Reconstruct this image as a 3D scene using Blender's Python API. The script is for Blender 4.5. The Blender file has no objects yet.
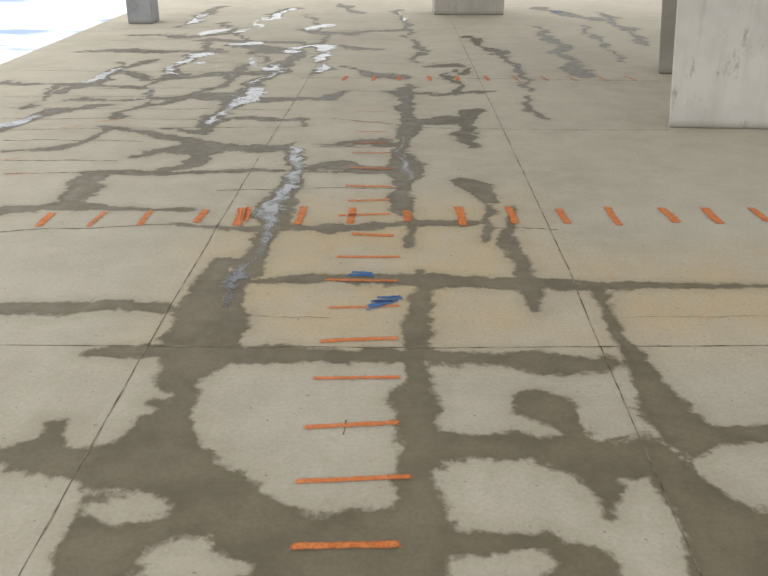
import bpy, math, random
import numpy as np
from mathutils import Vector
random.seed(4); np.random.seed(4)
scene=bpy.context.scene
try:
    scene.view_settings.view_transform='Standard'
    scene.view_settings.look='None'
except Exception: pass

# ---------------- camera / floor survey -----------------
F=826.0; H=1.646; TH=math.atan(380/F); S_,C_=math.sin(TH),math.cos(TH)
cam_d=bpy.data.cameras.new('camera'); cam=bpy.data.objects.new('camera',cam_d)
scene.collection.objects.link(cam); scene.camera=cam
cam.location=(0,0,H); cam.rotation_euler=(math.pi/2-TH,0,0)
cam_d.lens=F/768*36; cam_d.sensor_width=36; cam_d.clip_end=500
def ray(px,py):
    u=(px-384)/F; v=-(py-288)/F
    return np.array([u, C_+v*S_, -S_+v*C_])
def G(px,py):
    d=ray(px,py); t=H/(-d[2]); return np.array([d[0]*t,d[1]*t])

# strokes : list of (px,py,half width px)
WET=[
 # central strip
 [(407,84,5),(408,110,8),(406,140,10),(403,165,14),(407,190,13),(408,215,9),(410,246,6)],
 [(425,272,6),(420,300,9),(414,330,13),(417,355,15),(420,400,19),(422,430,23),(425,470,24),(425,520,26),(430,560,30)],
 # long horizontal cracks
 [(240,282,3),(300,280,5),(350,280,5),(420,280,6),(520,283,6),(600,284,4),(690,284,3),(800,285,2)],
 [(88,353,5),(150,355,7),(230,356,9),(330,355,8),(420,356,8),(500,357,6),(545,360,10),(575,364,9),(604,362,7)],
 [(-10,311,5),(60,309,6),(105,304,5),(165,308,5)],
 [(168,224,2),(240,230,3),(300,228,4),(330,228,4),(400,226,4),(490,228,2)],
 # left puddle strip
 [(298,143,10),(292,180,12),(272,212,12),(255,250,13),(240,285,13),(222,315,22),(205,350,30)],
 [(226,258,9),(212,285,16),(195,325,22),(185,340,20)],
 # left middle
 [(-10,214,4),(40,209,4),(60,205,6),(110,208,3),(190,209,2)],
 [(66,202,10),(85,186,11),(100,172,7)],
 [(95,173,3),(150,174,4),(215,171,3),(300,171,1.5),(395,170,1.5)],
 [(100,128,2),(150,134,3),(185,141,3.5),(212,150,4),(285,147,2.5)],
 [(135,154,2),(170,150,2),(212,150,3)],
 [(212,150,3),(190,163,4),(160,170,2)],
 [(165,130,2),(200,134,2.5),(215,126,7),(222,110,7),(240,98,5)],
 [(320,145,1.5),(360,143,2.5),(400,146,3)],
 [(310,168,2),(350,165,3),(398,168,3)],
 [(410,121,3),(440,121,3.5),(475,123,3)],
 # right blobs
 [(467,112,9),(470,130,12),(472,148,8)],
 [(455,70,5),(452,84,4),(456,92,3)], [(468,68,5),(472,76,4)],
 [(464,182,4),(478,186,11),(485,200,8)],
 [(485,204,4),(488,222,5),(493,240,6)],
 [(508,205,3),(511,225,4),(514,243,9),(522,270,10),(530,295,11),(535,312,6)],
 [(418,48,3),(416,62,4)],
 [(468,36,2.5),(490,48,3),(512,62,3.5),(528,80,3),(534,92,2)],
 [(536,26,3),(553,42,4),(570,58,7),(580,76,9)],
 [(582,26,2),(602,44,3),(622,62,2)],
 [(600,12,2),(625,28,3),(650,46,2)],
 [(540,8,2),(565,14,2),(600,20,2)],
 [(520,96,2),(530,108,2.5),(545,117,2)],
 # diagonal at right
 [(597,288,6),(612,310,7),(625,345,9),(638,375,15),(660,408,20),(690,435,20)],
 [(688,432,14),(725,434,11),(800,431,10)],
 # right horizontal band
 [(435,452,18),(480,452,14),(525,452,14),(570,455,16),(620,458,14),(660,455,20)],
 [(592,460,18),(600,485,17),(610,505,9)],
 # far-left branching network
 [(150,108,2),(190,96,2.5),(225,82,3),(250,62,3)],
 [(60,95,2),(100,80,3),(125,68,3),(150,60,2)],
 [(110,62,2),(150,80,1.6),(200,76,2),(262,74,2)],
 [(150,88,3),(180,68,5),(204,50,4),(215,38,3)],
 [(0,130,4),(30,118,4),(55,110,2.5),(110,104,2)],
 [(203,130,5),(225,104,8),(252,90,7),(278,66,6),(300,50,4),(325,44,4),(318,76,6)],
 [(235,45,2.5),(262,50,2.5),(290,52,2)],
 [(226,22,2.5),(244,42,3),(262,60,2)],[(268,18,3),(290,8,3)],[(186,27,3),(206,14,3),(225,6,2)],
 [(205,40,1.2),(300,42,1.2),(380,50,1.2)],
 [(60,100,1.4),(200,96,1.4),(290,99,1.4)],
 [(0,82,1.4),(60,84,1.6),(150,88,1.4)],
 [(0,150,1.5),(60,148,2),(110,128,2)],
 [(300,99,1.6),(330,100,2.5),(345,92,2)],
 [(300,118,2),(300,126,3)],
 [(85,50,1),(150,52,1.2),(215,50,1)],[(130,34,1),(190,36,1.2),(240,33,1)],
 [(300,30,1),(345,34,1.2),(400,30,1)],
 [(310,14,2),(322,28,3),(326,44,3)],[(345,66,2),(362,74,2),(400,78,2)],
 [(120,118,2),(150,108,2),(152,96,2)],[(20,108,1.5),(45,96,2),(60,84,2)],
 [(395,10,2),(404,22,2),(410,36,2),(415,50,2)],[(340,4,2),(360,14,2)],
 [(420,66,1.3),(440,64,1.4),(470,67,1.4)],[(395,92,1.2),(440,95,1.3),(490,92,1.2)],
 [(236,118,1.5),(262,120,1.6),(300,119,1.5)],
 [(380,404,3),(386,410,4)],[(325,450,3),(330,454,3)],[(150,400,4),(160,404,5)],
]
WETPOLY=[
 [(-40,452),(0,450),(38,441),(45,424),(66,421),(62,437),(78,449),(108,443),(125,422),(160,406),(172,394),(153,385),(152,366),(160,346),(235,346),(420,352),(436,440),(450,500),(452,545),(450,640),(40,640),(52,576),(52,548),(72,520),(86,498),(74,480),(40,476),(0,468),(-40,468)],
 [(518,396),(530,389),(548,391),(572,400),(583,412),(590,428),(606,452),(570,446),(545,424),(520,418)],
 [(640,448),(690,455),(700,470),(716,484),(745,503),(830,535),(830,640),(700,640),(690,565),(668,500),(648,470)],
 [(440,500),(455,528),(500,532),(548,527),(590,545),(618,560),(640,600),(440,640)],
]
DRY=[
 [(232,364),(320,362),(398,364),(401,380),(386,400),(398,415),(402,440),(403,480),(405,497),(388,507),(340,514),(300,511),(272,500),(258,485),(228,476),(203,456),(190,432),(191,402),(203,380)],
 [(128,574),(150,546),(175,530),(205,534),(222,551),(250,562),(250,576),(140,590)],
 [(82,500),(110,494),(150,497),(168,506),(150,515),(110,520),(85,512)],
 [(448,560),(490,556),(520,549),(548,552),(560,566),(550,590),(450,600)],
 [(620,572),(626,545),(640,552),(650,590),(640,600)],
]
WATER=[
 [(300,146,6),(296,165,7),(290,186,6),(277,205,6),(268,222,7),(262,240,5),(252,258,4),(238,278,6),(232,292,6),(226,306,4)],
 [(212,124,4),(222,112,5),(226,104,3),(238,100,4),(256,90,4)],[(262,82,2),(268,76,3),(280,64,3)],
 [(290,52,1.6),(328,46,2.2),(322,62,4),(318,72,3)],
 [(166,74,2),(184,64,3),(204,52,3)],
 [(86,82,1.6),(104,76,2),(124,68,1.5)],
 [(2,126,3),(18,122,3),(34,117,2)],
 [(187,26,2),(206,14,2)],[(236,45,1.6),(252,42,1.8)],[(270,20,2),(280,14,2),(292,8,1.6)],[(240,32,1.6),(252,26,1.4),(262,18,1.4)],
 [(308,29,1.4),(325,26,1.4)],[(402,8,1),(405,22,1.6)],[(245,58,1.5),(262,68,2),(275,72,1.5)],
 [(404,140,1),(404,155,2),(406,170,2.5),(407,184,1.5)],
 [(205,34,1.4),(222,30,1.4)],[(135,98,1.4),(155,90,1.4)],[(210,62,1.4),(222,66,1.6)],
]
def to_ground(strokes):
    segs=[]
    for st in strokes:
        P=[G(x,y) for x,y,w in st]; R=[]
        for i,(x,y,w) in enumerate(st):
            a=st[max(0,i-1)]; b=st[min(len(st)-1,i+1)]
            dx,dy=b[0]-a[0],b[1]-a[1]; L=math.hypot(dx,dy) or 1
            gp=G(x+ -dy/L*w, y+dx/L*w); gm=G(x+dy/L*w, y-dx/L*w)
            ga=G(a[0],a[1]); gb=G(b[0],b[1]); t=(gb-ga)/np.linalg.norm(gb-ga)
            v=(gp-gm)/2; R.append(abs(v[0]*t[1]-v[1]*t[0]))
        for i in range(len(P)-1): segs.append((P[i],P[i+1],R[i],R[i+1]))
    return segs
# smooth value-noise made of random sines, used to make the cracks wander
_w=[(np.random.uniform(-1,1,2),np.random.uniform(0,6.28)) for _ in range(40)]
def wander(X,Y,f,k):
    s=0
    for i in range(10):
        v,ph=_w[(i+k*10)%40]; v=v/np.linalg.norm(v)*f*(0.6+.14*i)
        s=s+np.sin(X*v[0]+Y*v[1]+ph)
    return s/3.2
def warp(X,Y):
    g=np.clip((Y-3.5)/6,0,1)
    a=.018+g*.05; b=.008+g*.026
    return X+a*wander(X,Y,5,0)+b*wander(X,Y,19,2), Y+a*1.3*wander(X,Y,5,1)+b*wander(X,Y,19,3)
def sdf_segs(X,Y,segs):
    vr=1+.36*np.clip(wander(X,Y,7,3),-1.6,1.6)*np.clip((Y-2.5)/3,0.2,1)
    D=np.full(X.shape,9.0); A=np.full(X.shape,0.05)
    for a,b,ra,rb in segs:
        ab=b-a; L2=ab@ab+1e-9
        t=np.clip(((X-a[0])*ab[0]+(Y-a[1])*ab[1])/L2,0,1)
        r=(ra+(rb-ra)*t)*vr
        d=np.hypot(X-a[0]-ab[0]*t,Y-a[1]-ab[1]*t)-r
        m=d<D; D[m]=d[m]; A[m]=r[m]
    return D,A
def sdf_poly(X,Y,poly):
    P=np.array([G(*p) for p in poly]); D=np.full(X.shape,9.0); ins=np.zeros(X.shape,bool)
    n=len(P)
    for i in range(n):
        a,b=P[i],P[(i+1)%n]; ab=b-a
        t=np.clip(((X-a[0])*ab[0]+(Y-a[1])*ab[1])/(ab@ab+1e-9),0,1)
        D=np.minimum(D,np.hypot(X-a[0]-ab[0]*t,Y-a[1]-ab[1]*t))
        c=((a[1]>Y)!=(b[1]>Y)); 
        xi=a[0]+(Y-a[1])*(b[0]-a[0])/((b[1]-a[1]) if abs(b[1]-a[1])>1e-9 else 1e-9)
        ins^=(c&(X<xi))
    return np.where(ins,-D,D)

# ---------------- node helpers -----------------
def newmat(name):
    m=bpy.data.materials.new(name); m.use_nodes=True; nt=m.node_tree
    return m,nt,nt.nodes['Principled BSDF'],nt.nodes['Material Output']
class NB:
    def __init__(s,nt): s.nt=nt
    def link(s,a,b): s.nt.links.new(a,b)
    def setin(s,sock,v):
        if isinstance(v,bpy.types.NodeSocket): s.link(v,sock)
        elif isinstance(v,(tuple,list)) and len(v)==3 and sock.type=='RGBA': sock.default_value=(*v,1)
        else: sock.default_value=v
    def math(s,op,a,b=0.0,c=0.0,clamp=False):
        n=s.nt.nodes.new('ShaderNodeMath'); n.operation=op; n.use_clamp=clamp
        for i,v in enumerate((a,b,c)): s.setin(n.inputs[i],v)
        return n.outputs[0]
    def noise(s,scale,detail=4,rough=.55,vec=None,dist=0.0):
        n=s.nt.nodes.new('ShaderNodeTexNoise'); n.inputs['Scale'].default_value=scale
        n.inputs['Detail'].default_value=detail; n.inputs['Roughness'].default_value=rough; n.inputs['Distortion'].default_value=dist
        if vec is not None: s.link(vec,n.inputs['Vector'])
        return n.outputs['Fac']
    def ss(s,v,lo,hi,a=0.0,b=1.0):
        n=s.nt.nodes.new('ShaderNodeMapRange'); n.interpolation_type='SMOOTHSTEP'
        s.setin(n.inputs['Value'],v); n.inputs['From Min'].default_value=lo; n.inputs['From Max'].default_value=hi
        n.inputs['To Min'].default_value=a; n.inputs['To Max'].default_value=b
        return n.outputs['Result']
    def mix(s,f,a,b,mode='MIX'):
        n=s.nt.nodes.new('ShaderNodeMix'); n.data_type='RGBA'; n.blend_type=mode
        s.setin(n.inputs[0],f); s.setin(n.inputs[6],a); s.setin(n.inputs[7],b); return n.outputs[2]
    def attr(s,name):
        n=s.nt.nodes.new('ShaderNodeAttribute'); n.attribute_name=name; return n.outputs['Fac']
    def pos(s,sx=1,sy=1,sz=1):
        n=s.nt.nodes.new('ShaderNodeNewGeometry')
        m=s.nt.nodes.new('ShaderNodeVectorMath'); m.operation='MULTIPLY'
        s.link(n.outputs['Position'],m.inputs[0]); m.inputs[1].default_value=(sx,sy,sz); return m.outputs[0]
    def sep(s,v):
        n=s.nt.nodes.new('ShaderNodeSeparateXYZ'); s.link(v,n.inputs[0]); return n.outputs
    def bump(s,h,strength,dist):
        n=s.nt.nodes.new('ShaderNodeBump'); n.inputs['Strength'].default_value=strength; n.inputs['Distance'].default_value=dist
        s.link(h,n.inputs['Height']); return n.outputs[0]
def lin(r,g,b):
    f=lambda c:(c/255/12.92) if c/255<=.04045 else ((c/255+.055)/1.055)**2.4
    return (f(r),f(g),f(b))

# ---------------- floor mesh -----------------
XL,XR=-4.45,11.0
rows_px=np.linspace(640,-30,560)
yrow=np.array([G(384,p)[1] for p in rows_px])
yrow=np.concatenate([np.linspace(-5,yrow[0]-.1,10),yrow])
xs=np.concatenate([np.arange(XL,4.0,0.02),np.arange(4.0,XR+.01,0.05)])
def grid_mesh(name,xs,ys,z,fn,keep=None):
    X,Y=np.meshgrid(xs,ys); nx,ny=len(xs),len(ys)
    at=fn(X,Y)
    idx=np.arange(nx*ny).reshape(ny,nx)
    q=np.stack([idx[:-1,:-1],idx[:-1,1:],idx[1:,1:],idx[1:,:-1]],-1).reshape(-1,4)
    co=np.stack([X.ravel(),Y.ravel(),np.full(X.size,z)],-1)
    if keep is not None:
        k=keep(at).ravel(); q=q[k[q].any(1)]
        used=np.unique(q); mp=-np.ones(nx*ny,int); mp[used]=np.arange(len(used)); q=mp[q]; co=co[used]
        at={n:v.ravel()[used] for n,v in at.items()}
    me=bpy.data.meshes.new(name); me.vertices.add(len(co)); me.vertices.foreach_set('co',co.ravel())
    me.loops.add(q.size); me.loops.foreach_set('vertex_index',q.ravel().astype(np.int32))
    me.polygons.add(len(q)); me.polygons.foreach_set('loop_start',np.arange(0,q.size,4,dtype=np.int32))
    try: me.polygons.foreach_set('loop_total',np.full(len(q),4,dtype=np.int32))
    except Exception: pass
    me.update(calc_edges=True); me.validate()
    for n,v in at.items():
        a=me.attributes.new(n,'FLOAT','POINT'); a.data.foreach_set('value',v.ravel().astype(np.float32))
    ob=bpy.data.objects.new(name,me); scene.collection.objects.link(ob); return ob
wsegs=to_ground(WET); psegs=to_ground(WATER)
WARM=[[(150,345),(205,240),(300,200),(520,195),(600,345)],[(560,255),(768,250),(900,345),(600,345)]]
def floor_fn(X,Y):
    U,V=warp(X,Y)
    D,A=sdf_segs(U,V,wsegs)
    for p in WETPOLY:
        d=sdf_poly(U,V,p); m=d<D; D[m]=d[m]; A[m]=.08
    for p in DRY:
        d=-sdf_poly(U,V,p); m=d>D; D[m]=d[m]; A[m]=.08
    W=np.zeros(X.shape)
    for p in WARM: W=np.maximum(W,np.clip(0.5-sdf_poly(X,Y,p)/0.5,0,1))
    amp=np.clip(A*0.7+0.008,0.014,0.045)+np.clip((Y-4)*.006,0,.03)
    return {'wet':D,'amp':amp,'warm':W}
floor=grid_mesh('floor',xs,yrow,0.0,floor_fn)

m,nt,bs,out=newmat('stained_concrete'); B=NB(nt); P=B.pos()
px,py,pz=B.sep(P)
n1=B.noise(0.7,5,.6,P); n2=B.noise(4,6,.65,P); n3=B.noise(60,4,.7,P); n4=B.noise(13,5,.6,P,.4)
base=B.mix(B.ss(n1,.3,.7),lin(174,167,151),lin(190,183,167))
base=B.mix(B.ss(n2,.35,.7,0,.5),base,lin(200,194,178))
base=B.mix(B.ss(n4,.55,.75,0,.35),base,lin(164,156,137))
warm=B.math('MULTIPLY',B.attr('warm'),B.ss(B.noise(2.2,5,.6,P),.3,.65,.25,.75))
base=B.mix(warm,base,lin(196,175,139))
rust=B.math('MULTIPLY',B.attr('warm'),B.ss(B.noise(5,5,.7,P,.5),.55,.72,0,.4)); base=B.mix(rust,base,lin(190,151,105))
base=B.mix(B.ss(n3,.3,.7,0.25,0.0),base,lin(132,125,108))
speck=B.ss(B.noise(38,2,.5,P),.70,.74,0,.55); base=B.mix(speck,base,lin(112,105,90))
d=B.attr('wet'); amp=B.attr('amp')
na=B.math('SUBTRACT',B.noise(5.5,5,.6,P,.5),.5); nb=B.math('SUBTRACT',B.noise(22,4,.6,P),.5)
off=B.math('ADD',B.math('MULTIPLY',na,2.6),B.math('MULTIPLY',nb,1.6))
dd=B.math('ADD',d,B.math('MULTIPLY',off,amp))
wet=B.ss(dd,-0.018,0.014,1,0)
halo=B.ss(dd,0.0,0.10,0.28,0); base=B.mix(halo,base,lin(148,140,120))
wcol=B.mix(B.ss(n2,.3,.7),lin(103,96,78),lin(126,118,98))
wcol=B.mix(B.ss(n3,.3,.75,0,.5),wcol,lin(92,84,67))
wcol=B.mix(B.ss(n1,.48,.68,0,.3),wcol,lin(140,132,112))
wcol=B.mix(B.ss(dd,-.07,0,0,.35),wcol,lin(94,87,68))
wcol=B.mix(B.ss(py,4,8,0,.6),wcol,lin(86,81,70))
col=B.mix(B.math('MULTIPLY',wet,.95),base,wcol)
B.link(col,bs.inputs['Base Color'])
B.link(B.math('SUBTRACT',.9,B.math('MULTIPLY',wet,B.ss(n4,.3,.7,.2,.45))),bs.inputs['Roughness'])
bs.inputs['Specular IOR Level'].default_value=.16
B.link(B.bump(B.math('ADD',n3,B.math('MULTIPLY',n4,.6)),.3,.003),bs.inputs['Normal'])
floor.data.materials.append(m)

# ---------------- meltwater puddles -----------------
def wfn(X,Y):
    U,V=warp(X,Y)
    D,A=sdf_segs(U,V,psegs); return {'wd':D,'wa':np.clip(A*.8,.012,.05)}
wx=np.arange(XL+.05,1.0,0.018); wy=np.array([G(384,p)[1] for p in np.linspace(315,2,380)])
pud=grid_mesh('meltwater_puddles',wx,wy,0.0025,wfn,lambda a:a['wd']<.09)
m,nt,bs,out=newmat('meltwater'); B=NB(nt); P=B.pos()
na=B.math('SUBTRACT',B.noise(5,3,.5,P,.8),.5); nb=B.math('SUBTRACT',B.noise(18,4,.6,P),.5)
dd=B.math('ADD',B.attr('wd'),B.math('MULTIPLY',B.math('ADD',B.math('MULTIPLY',na,5.0),B.math('MULTIPLY',nb,3.2)),B.attr('wa')))
al=B.math('MULTIPLY',B.ss(dd,-.035,.012,.9,0),B.ss(B.noise(9,4,.6,P),.32,.55,.45,1))
B.link(al,bs.inputs['Alpha'])
bs.inputs['Base Color'].default_value=(*lin(122,126,130),1); bs.inputs['Roughness'].default_value=.16
bs.inputs['IOR'].default_value=1.33
B.link(B.bump(B.noise(6,2,.5,P),.2,.012),bs.inputs['Normal'])
pud.data.materials.append(m)

# ---------------- ribbons: joints and cracks -----------------
def ribbon_mesh(name,lines,z,mat):
    V=[];Fc=[]
    for pts,w,jit in lines:
        P=[np.array(p) for p in pts]; R=[]
        for i in range(len(P)-1):
            L=np.linalg.norm(P[i+1]-P[i]); n=max(2,int(L/0.04))
            for k in range(n): R.append(P[i]+(P[i+1]-P[i])*k/n)
        R.append(P[-1]); R=np.array(R)
        T=np.gradient(R,axis=0); T/=np.linalg.norm(T,axis=1)[:,None]+1e-9
        N=np.stack([-T[:,1],T[:,0]],-1)
        wob=np.convolve(np.random.randn(len(R)+4),np.ones(5)/5,'valid')
        R=R+N*(wob*jit)[:,None]
        b=len(V)
        for i in range(len(R)):
            ww=w*random.uniform(.2,1.3)
            V.append((*(R[i]+N[i]*ww),z)); V.append((*(R[i]-N[i]*ww),z))
            if i: Fc.append((b+2*i-2,b+2*i-1,b+2*i+1,b+2*i))
    me=bpy.data.meshes.new(name); me.from_pydata(V,[],Fc); me.update()
    ob=bpy.data.objects.new(name,me); scene.collection.objects.link(ob); me.materials.append(mat); return ob
def simple(name,c1,c2,scale,rough=.9):
    m,nt,bs,out=newmat(name); B=NB(nt); P=B.pos()
    B.link(B.mix(B.ss(B.noise(scale,4,.6,P),.35,.65),lin(*c1),lin(*c2)),bs.inputs['Base Color'])
    bs.inputs['Roughness'].default_value=rough; bs.inputs['Specular IOR Level'].default_value=.1; return m
mj=simple('joint_dirt',(88,82,70),(146,138,120),9)
mc=simple('crack_dirt',(110,103,88),(148,141,124),14)
def L(*p): return [G(*q) for q in p]
joints=[(L((10,592),(145,350),(200,256),(245,180),(300,92),(330,42)),.0029,.003),
        (L((712,600),(601,350),(570,272),(520,165),(452,22)),.0028,.003),
        (L((-60,345),(150,346),(440,348),(850,345)),.004,.002),
        (L((330,118),(430,128),(560,130),(668,130)),.006,.004),
        (L((-40,130),(160,128),(300,127)),.006,.004),
        (L((300,78),(450,78),(660,81)),.008,.004)]
ribbon_mesh('floor_joints',joints,.0012,mj)
cr=[]
for a,b in [((0,174),(300,171)),((0,107),(290,110)),((0,97),(210,95)),((20,70),(300,74)),((60,52),(330,54)),((90,40),(400,40)),
            ((110,28),(330,27)),((160,15),(430,14)),((300,170),(400,171)),((310,147),(395,146)),((220,190),(400,188)),((0,231),(170,224)),((0,161),(120,160)),
            ((300,62),(410,64)),((330,90),(440,92)),((340,30),(430,31)),((490,228),(560,230)),((620,283),(768,283)),((0,118),(200,119)),((0,140),(140,141)),((140,62),(300,64)),((300,22),(430,22)),((60,88),(230,88)),
            ((250,316),(330,318)),((610,318),(768,316))]:
    n=7; pts=[]
    for i in range(n+1):
        t=i/n; pts.append(G(a[0]+(b[0]-a[0])*t+random.uniform(-4,4),a[1]+(b[1]-a[1])*t+random.uniform(-.8,.8)))
    cr.append((pts,.008 if a[1]<250 else .002,.01))
cr.append((L((346,420),(345,428),(343,435)),.0035,.001))
ribbon_mesh('floor_cracks',cr,.0009,mc)

# ---------------- spray paint marks -----------------
def paint(name,marks,z,c1,c2):
    V=[];Fc=[];E=[];O=[]
    for (x0,y0),(x1,y1),w,o in marks:
        a=G(x0,y0); b=G(x1,y1); t=b-a; Ln=np.linalg.norm(t); t/=Ln; n=np.array([-t[1],t[0]])
        bow=random.uniform(-.007,.007)
        nu,nv=24,8; base=len(V)
        for i in range(nu+1):
            for j in range(nv+1):
                u=i/nu; v=j/nv*2-1
                p=a+t*(u*1.10-.05)*Ln+n*(v*w*1.9+bow*math.sin(math.pi*u))
                V.append((*p,z))
                E.append(max(abs(v)*2.1,(abs(u-.5)-.40)/.1*2.0)); O.append(o)
        for i in range(nu):
            for j in range(nv):
                q=base+i*(nv+1)+j; Fc.append((q,q+1,q+nv+2,q+nv+1))
    me=bpy.data.meshes.new(name); me.from_pydata(V,[],Fc); me.update()
    for nme,arr in (('edge',E),('opac',O)):
        A=me.attributes.new(nme,'FLOAT','POINT'); A.data.foreach_set('value',arr)
    ob=bpy.data.objects.new(name,me); scene.collection.objects.link(ob)
    m,nt,bs,out=newmat(name+'_paint'); B=NB(nt); P=B.pos()
    e=B.math('ADD',B.attr('edge'),B.math('MULTIPLY',B.math('SUBTRACT',B.noise(40,5,.65,P),.5),1.4))
    al=B.ss(e,.5,1.5,1,0)
    gr=B.ss(B.noise(130,4,.7,P),.34,.5,.5,1)
    al=B.math('MULTIPLY',B.math('MULTIPLY',al,gr),B.attr('opac'))
    B.link(al,bs.inputs['Alpha'])
    B.link(B.mix(B.ss(B.noise(25,3,.6,P),.3,.7),lin(*c1),lin(*c2)),bs.inputs['Base Color'])
    bs.inputs['Roughness'].default_value=.8; bs.inputs['Specular IOR Level'].default_value=.15
    me.materials.append(m); return ob
col_marks=[((290,547),(400,545),.014,.95),((295,482),(411,477),.012,.95),((303,428),(400,423),.014,.92),((313,379),(400,378),.012,.92),
 ((320,342),(398,339),.015,.92),((328,308),(400,306),.013,.7),((325,280),(398,281),.014,.8),((337,257),(400,257),.015,.8),((352,234),(394,236),.02,.8),
 ((338,216),(390,214),.018,.75),((347,201),(390,200),.018,.65),((345,186),(393,187),.02,.75),((350,168),(393,169),.02,.6),((352,153),(390,153),.02,.45),
 ((354,143),(388,143),.02,.45),((356,132),(388,132),.02,.35),((356,122),(386,122),.02,.25),((356,112),(386,112),.02,.2)]
rowm=[((38,227),(53,213),.024,.9),((88,227),(106,212),.018,.7),((140,226),(151,211),.022,.7),((196,223),(206,210),.024,.85),((237,226),(243,208),.03,.95),((246,222),(250,207),.018,.9),
 ((297,225),(304,207),.022,.9),((350,224),(353,208),.022,.9),((407,222),(406,211),.026,.8),((463,226),(458,207),.026,.95),((515,224),(508,207),.024,.95),((568,224),(558,209),.023,.9),
 ((620,226),(607,207),.022,.9),((677,223),(660,208),.028,.95),((721,224),(704,208),.028,.95),((768,222),(750,208),.024,.95),((822,222),(800,208),.026,.9)]
for x in (345,374,399,429,457,486,514,543,571,600,628):
    rowm.append(((x+(x-406)*.04,81),(x-(x-406)*.02,76),.022,.75 if x<490 else .4))
for yy,l,r in ((173,6,28),(158,2,22),(126,60,84),(120,95,118)):
    rowm.append(((l,yy+2),(r,yy),.02,.25))
paint('orange_spray_paint_marks',col_marks+rowm,.004,(206,116,60),(222,138,84))
blue=[((348,276),(374,276),.014,.95),((352,273),(372,274),.012,.95),((371,303),(402,298),.018,.98),((368,307),(394,302),.018,.98),((366,311),(384,306),.006,.8),((377,298),(400,297),.01,.9),((374,302),(398,301),.012,.95),((552,12),(562,12),.07,.8)]
paint('blue_spray_paint_marks',blue,.0055,(34,92,152),(58,116,174))

# ---------------- structure -----------------
def concrete(name,a,b,streak=True,dark=(146,137,122)):
    m,nt,bs,out=newmat(name); B=NB(nt); P=B.pos(); x,y,z=B.sep(P)
    c=B.mix(B.ss(B.noise(2,5,.6,P),.3,.7),lin(*a),lin(*b))
    if streak:
        Q=B.pos(7,7,.6); s=B.ss(B.noise(1.3,4,.55,Q,.2),.48,.75,0,.6)
        s=B.math('MULTIPLY',s,B.ss(z,.1,.9,.3,1))
        c=B.mix(s,c,lin(*dark))
        blot=B.math('MULTIPLY',B.ss(B.noise(9,6,.75,B.pos(1,1,.45)),.54,.68,0,.6),B.ss(B.noise(1.6,2,.5,P),.42,.6,.15,1))
        c=B.mix(blot,c,lin(126,110,92))
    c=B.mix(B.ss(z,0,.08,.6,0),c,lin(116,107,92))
    B.link(c,bs.inputs['Base Color']); bs.inputs['Roughness'].default_value=.9
    B.link(B.bump(B.noise(35,5,.65,P),.4,.006),bs.inputs['Normal']); return m
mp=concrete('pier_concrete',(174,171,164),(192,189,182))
mp2=concrete('shaded_pier_concrete',(134,130,120),(152,148,138))  # darker pier concrete: shade of the rear piece put into its colour
mcl=concrete('column_concrete',(120,122,124),(146,148,150))
CEIL=6.0
import bmesh
def prism(name,bot,top,mat,bev=.02,seg=6):
    hh=CEIL-.01
    bm=bmesh.new(); rings=[]
    for k in range(seg+1):
        t=k/seg; rings.append([bm.verts.new((bot[i][0]+(top[i][0]-bot[i][0])*t,bot[i][1]+(top[i][1]-bot[i][1])*t,hh*t)) for i in range(4)])
    bm.faces.new(rings[0][::-1]); bm.faces.new(rings[-1])
    for k in range(seg):
        for i in range(4): bm.faces.new((rings[k][i],rings[k][(i+1)%4],rings[k+1][(i+1)%4],rings[k+1][i]))
    bmesh.ops.recalc_face_normals(bm,faces=bm.faces)
    me=bpy.data.meshes.new(name); bm.to_mesh(me); bm.free()
    ob=bpy.data.objects.new(name,me); scene.collection.objects.link(ob); me.materials.append(mat)
    mo=ob.modifiers.new('bevel','BEVEL'); mo.width=bev; mo.segments=2; mo.limit_method='ANGLE'
    return ob
def lean(px0,py0,px1,py1):
    a=G(px0,py0); r=ray(px1,py1); t=a[1]/r[1]; x=r[0]*t; z=H+r[2]*t
    return a, np.array([a[0]+(x-a[0])/z*CEIL,a[1]])
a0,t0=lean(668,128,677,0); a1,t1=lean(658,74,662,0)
bk=np.array([.16,.34]); fr=a0+np.array([1.75,-.12]); dl=(t0-a0)
prism('concrete_pier',[a0,fr,fr+bk,a0+bk],[t0,fr+dl*.4,fr+bk+dl*.4,t0+bk],mp)
w2=np.array([1.5,0]); d2=np.array([.2,.5])
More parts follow.
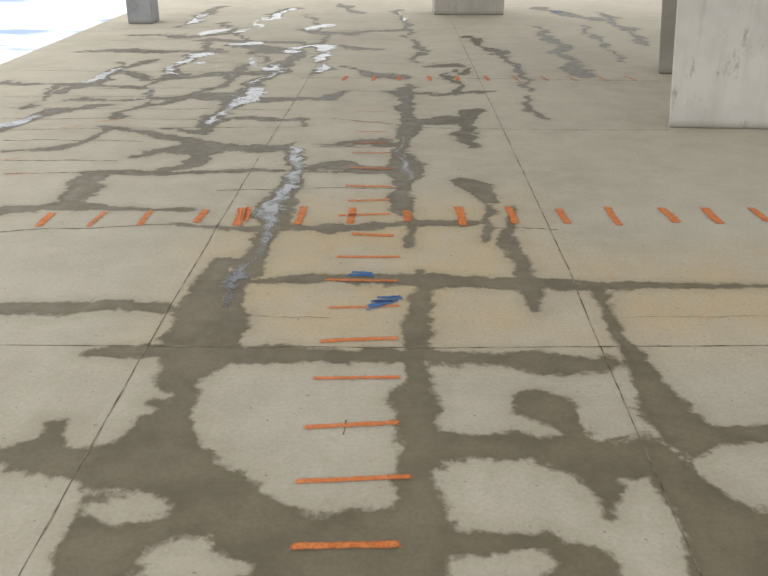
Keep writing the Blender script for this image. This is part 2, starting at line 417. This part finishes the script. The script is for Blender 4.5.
prism('concrete_pier',[a1,a1+w2,a1+w2+d2,a1+d2],[t1,t1+w2,t1+w2+d2,t1+d2],mp2)
def box(x0,x1,y0,y1): return [(x0,y0),(x1,y0),(x1,y1),(x0,y1)]
g=G(128,24); g2=G(155,23)
bb=box(g[0],g2[0],g[1],g[1]+.45); prism('concrete_column',bb,bb,mcl)
mfar=concrete('far_column_concrete',(160,157,148),(174,171,162))
g=G(434,15); g2=G(506,17); bb=box(g[0],g2[0],g[1],g[1]+.7); prism('concrete_column',bb,bb,mfar)
def slab(name,x0,x1,y0,y1,z0,z1,mat):
    bm=bmesh.new(); bmesh.ops.create_cube(bm,size=1)
    for v in bm.verts: v.co=Vector(((x0+x1)/2+v.co.x*(x1-x0),(y0+y1)/2+v.co.y*(y1-y0),(z0+z1)/2+v.co.z*(z1-z0)))
    me=bpy.data.meshes.new(name); bm.to_mesh(me); bm.free(); ob=bpy.data.objects.new(name,me); scene.collection.objects.link(ob); me.materials.append(mat); return ob
mceil=concrete('ceiling_concrete',(150,148,142),(168,166,160),False)
ymax=float(yrow[-1])
slab('floor_slab_edge',XL,XR,-5,ymax,-.35,-.004,mceil)
slab('ceiling',XL-.3,XR,-5,17.5,CEIL,CEIL+.3,mceil)
def gfn(X,Y): return {'z':X*0}
sx=np.linspace(-60,40,120); sy=np.linspace(-20,120,160)
snow=grid_mesh('snow_ground',sx,sy,-.9,gfn)
for v in snow.data.vertices:
    v.co.z+= .12*math.sin(v.co.x*.7+v.co.y*.2)+.1*math.sin(v.co.y*.9)-.1
m,nt,bs,out=newmat('snow'); B=NB(nt); P=B.pos(.35,1,1)
B.link(B.mix(B.ss(B.noise(.6,3,.5,P),.50,.64),lin(240,244,250),lin(142,158,186)),bs.inputs['Base Color']); bs.inputs['Roughness'].default_value=.8
snow.data.materials.append(m)

# ---------------- light -----------------
w=bpy.data.worlds.new('world'); scene.world=w; w.use_nodes=True
bg=w.node_tree.nodes['Background']; bg.inputs[0].default_value=(.985,.985,.985,1); bg.inputs[1].default_value=2.1
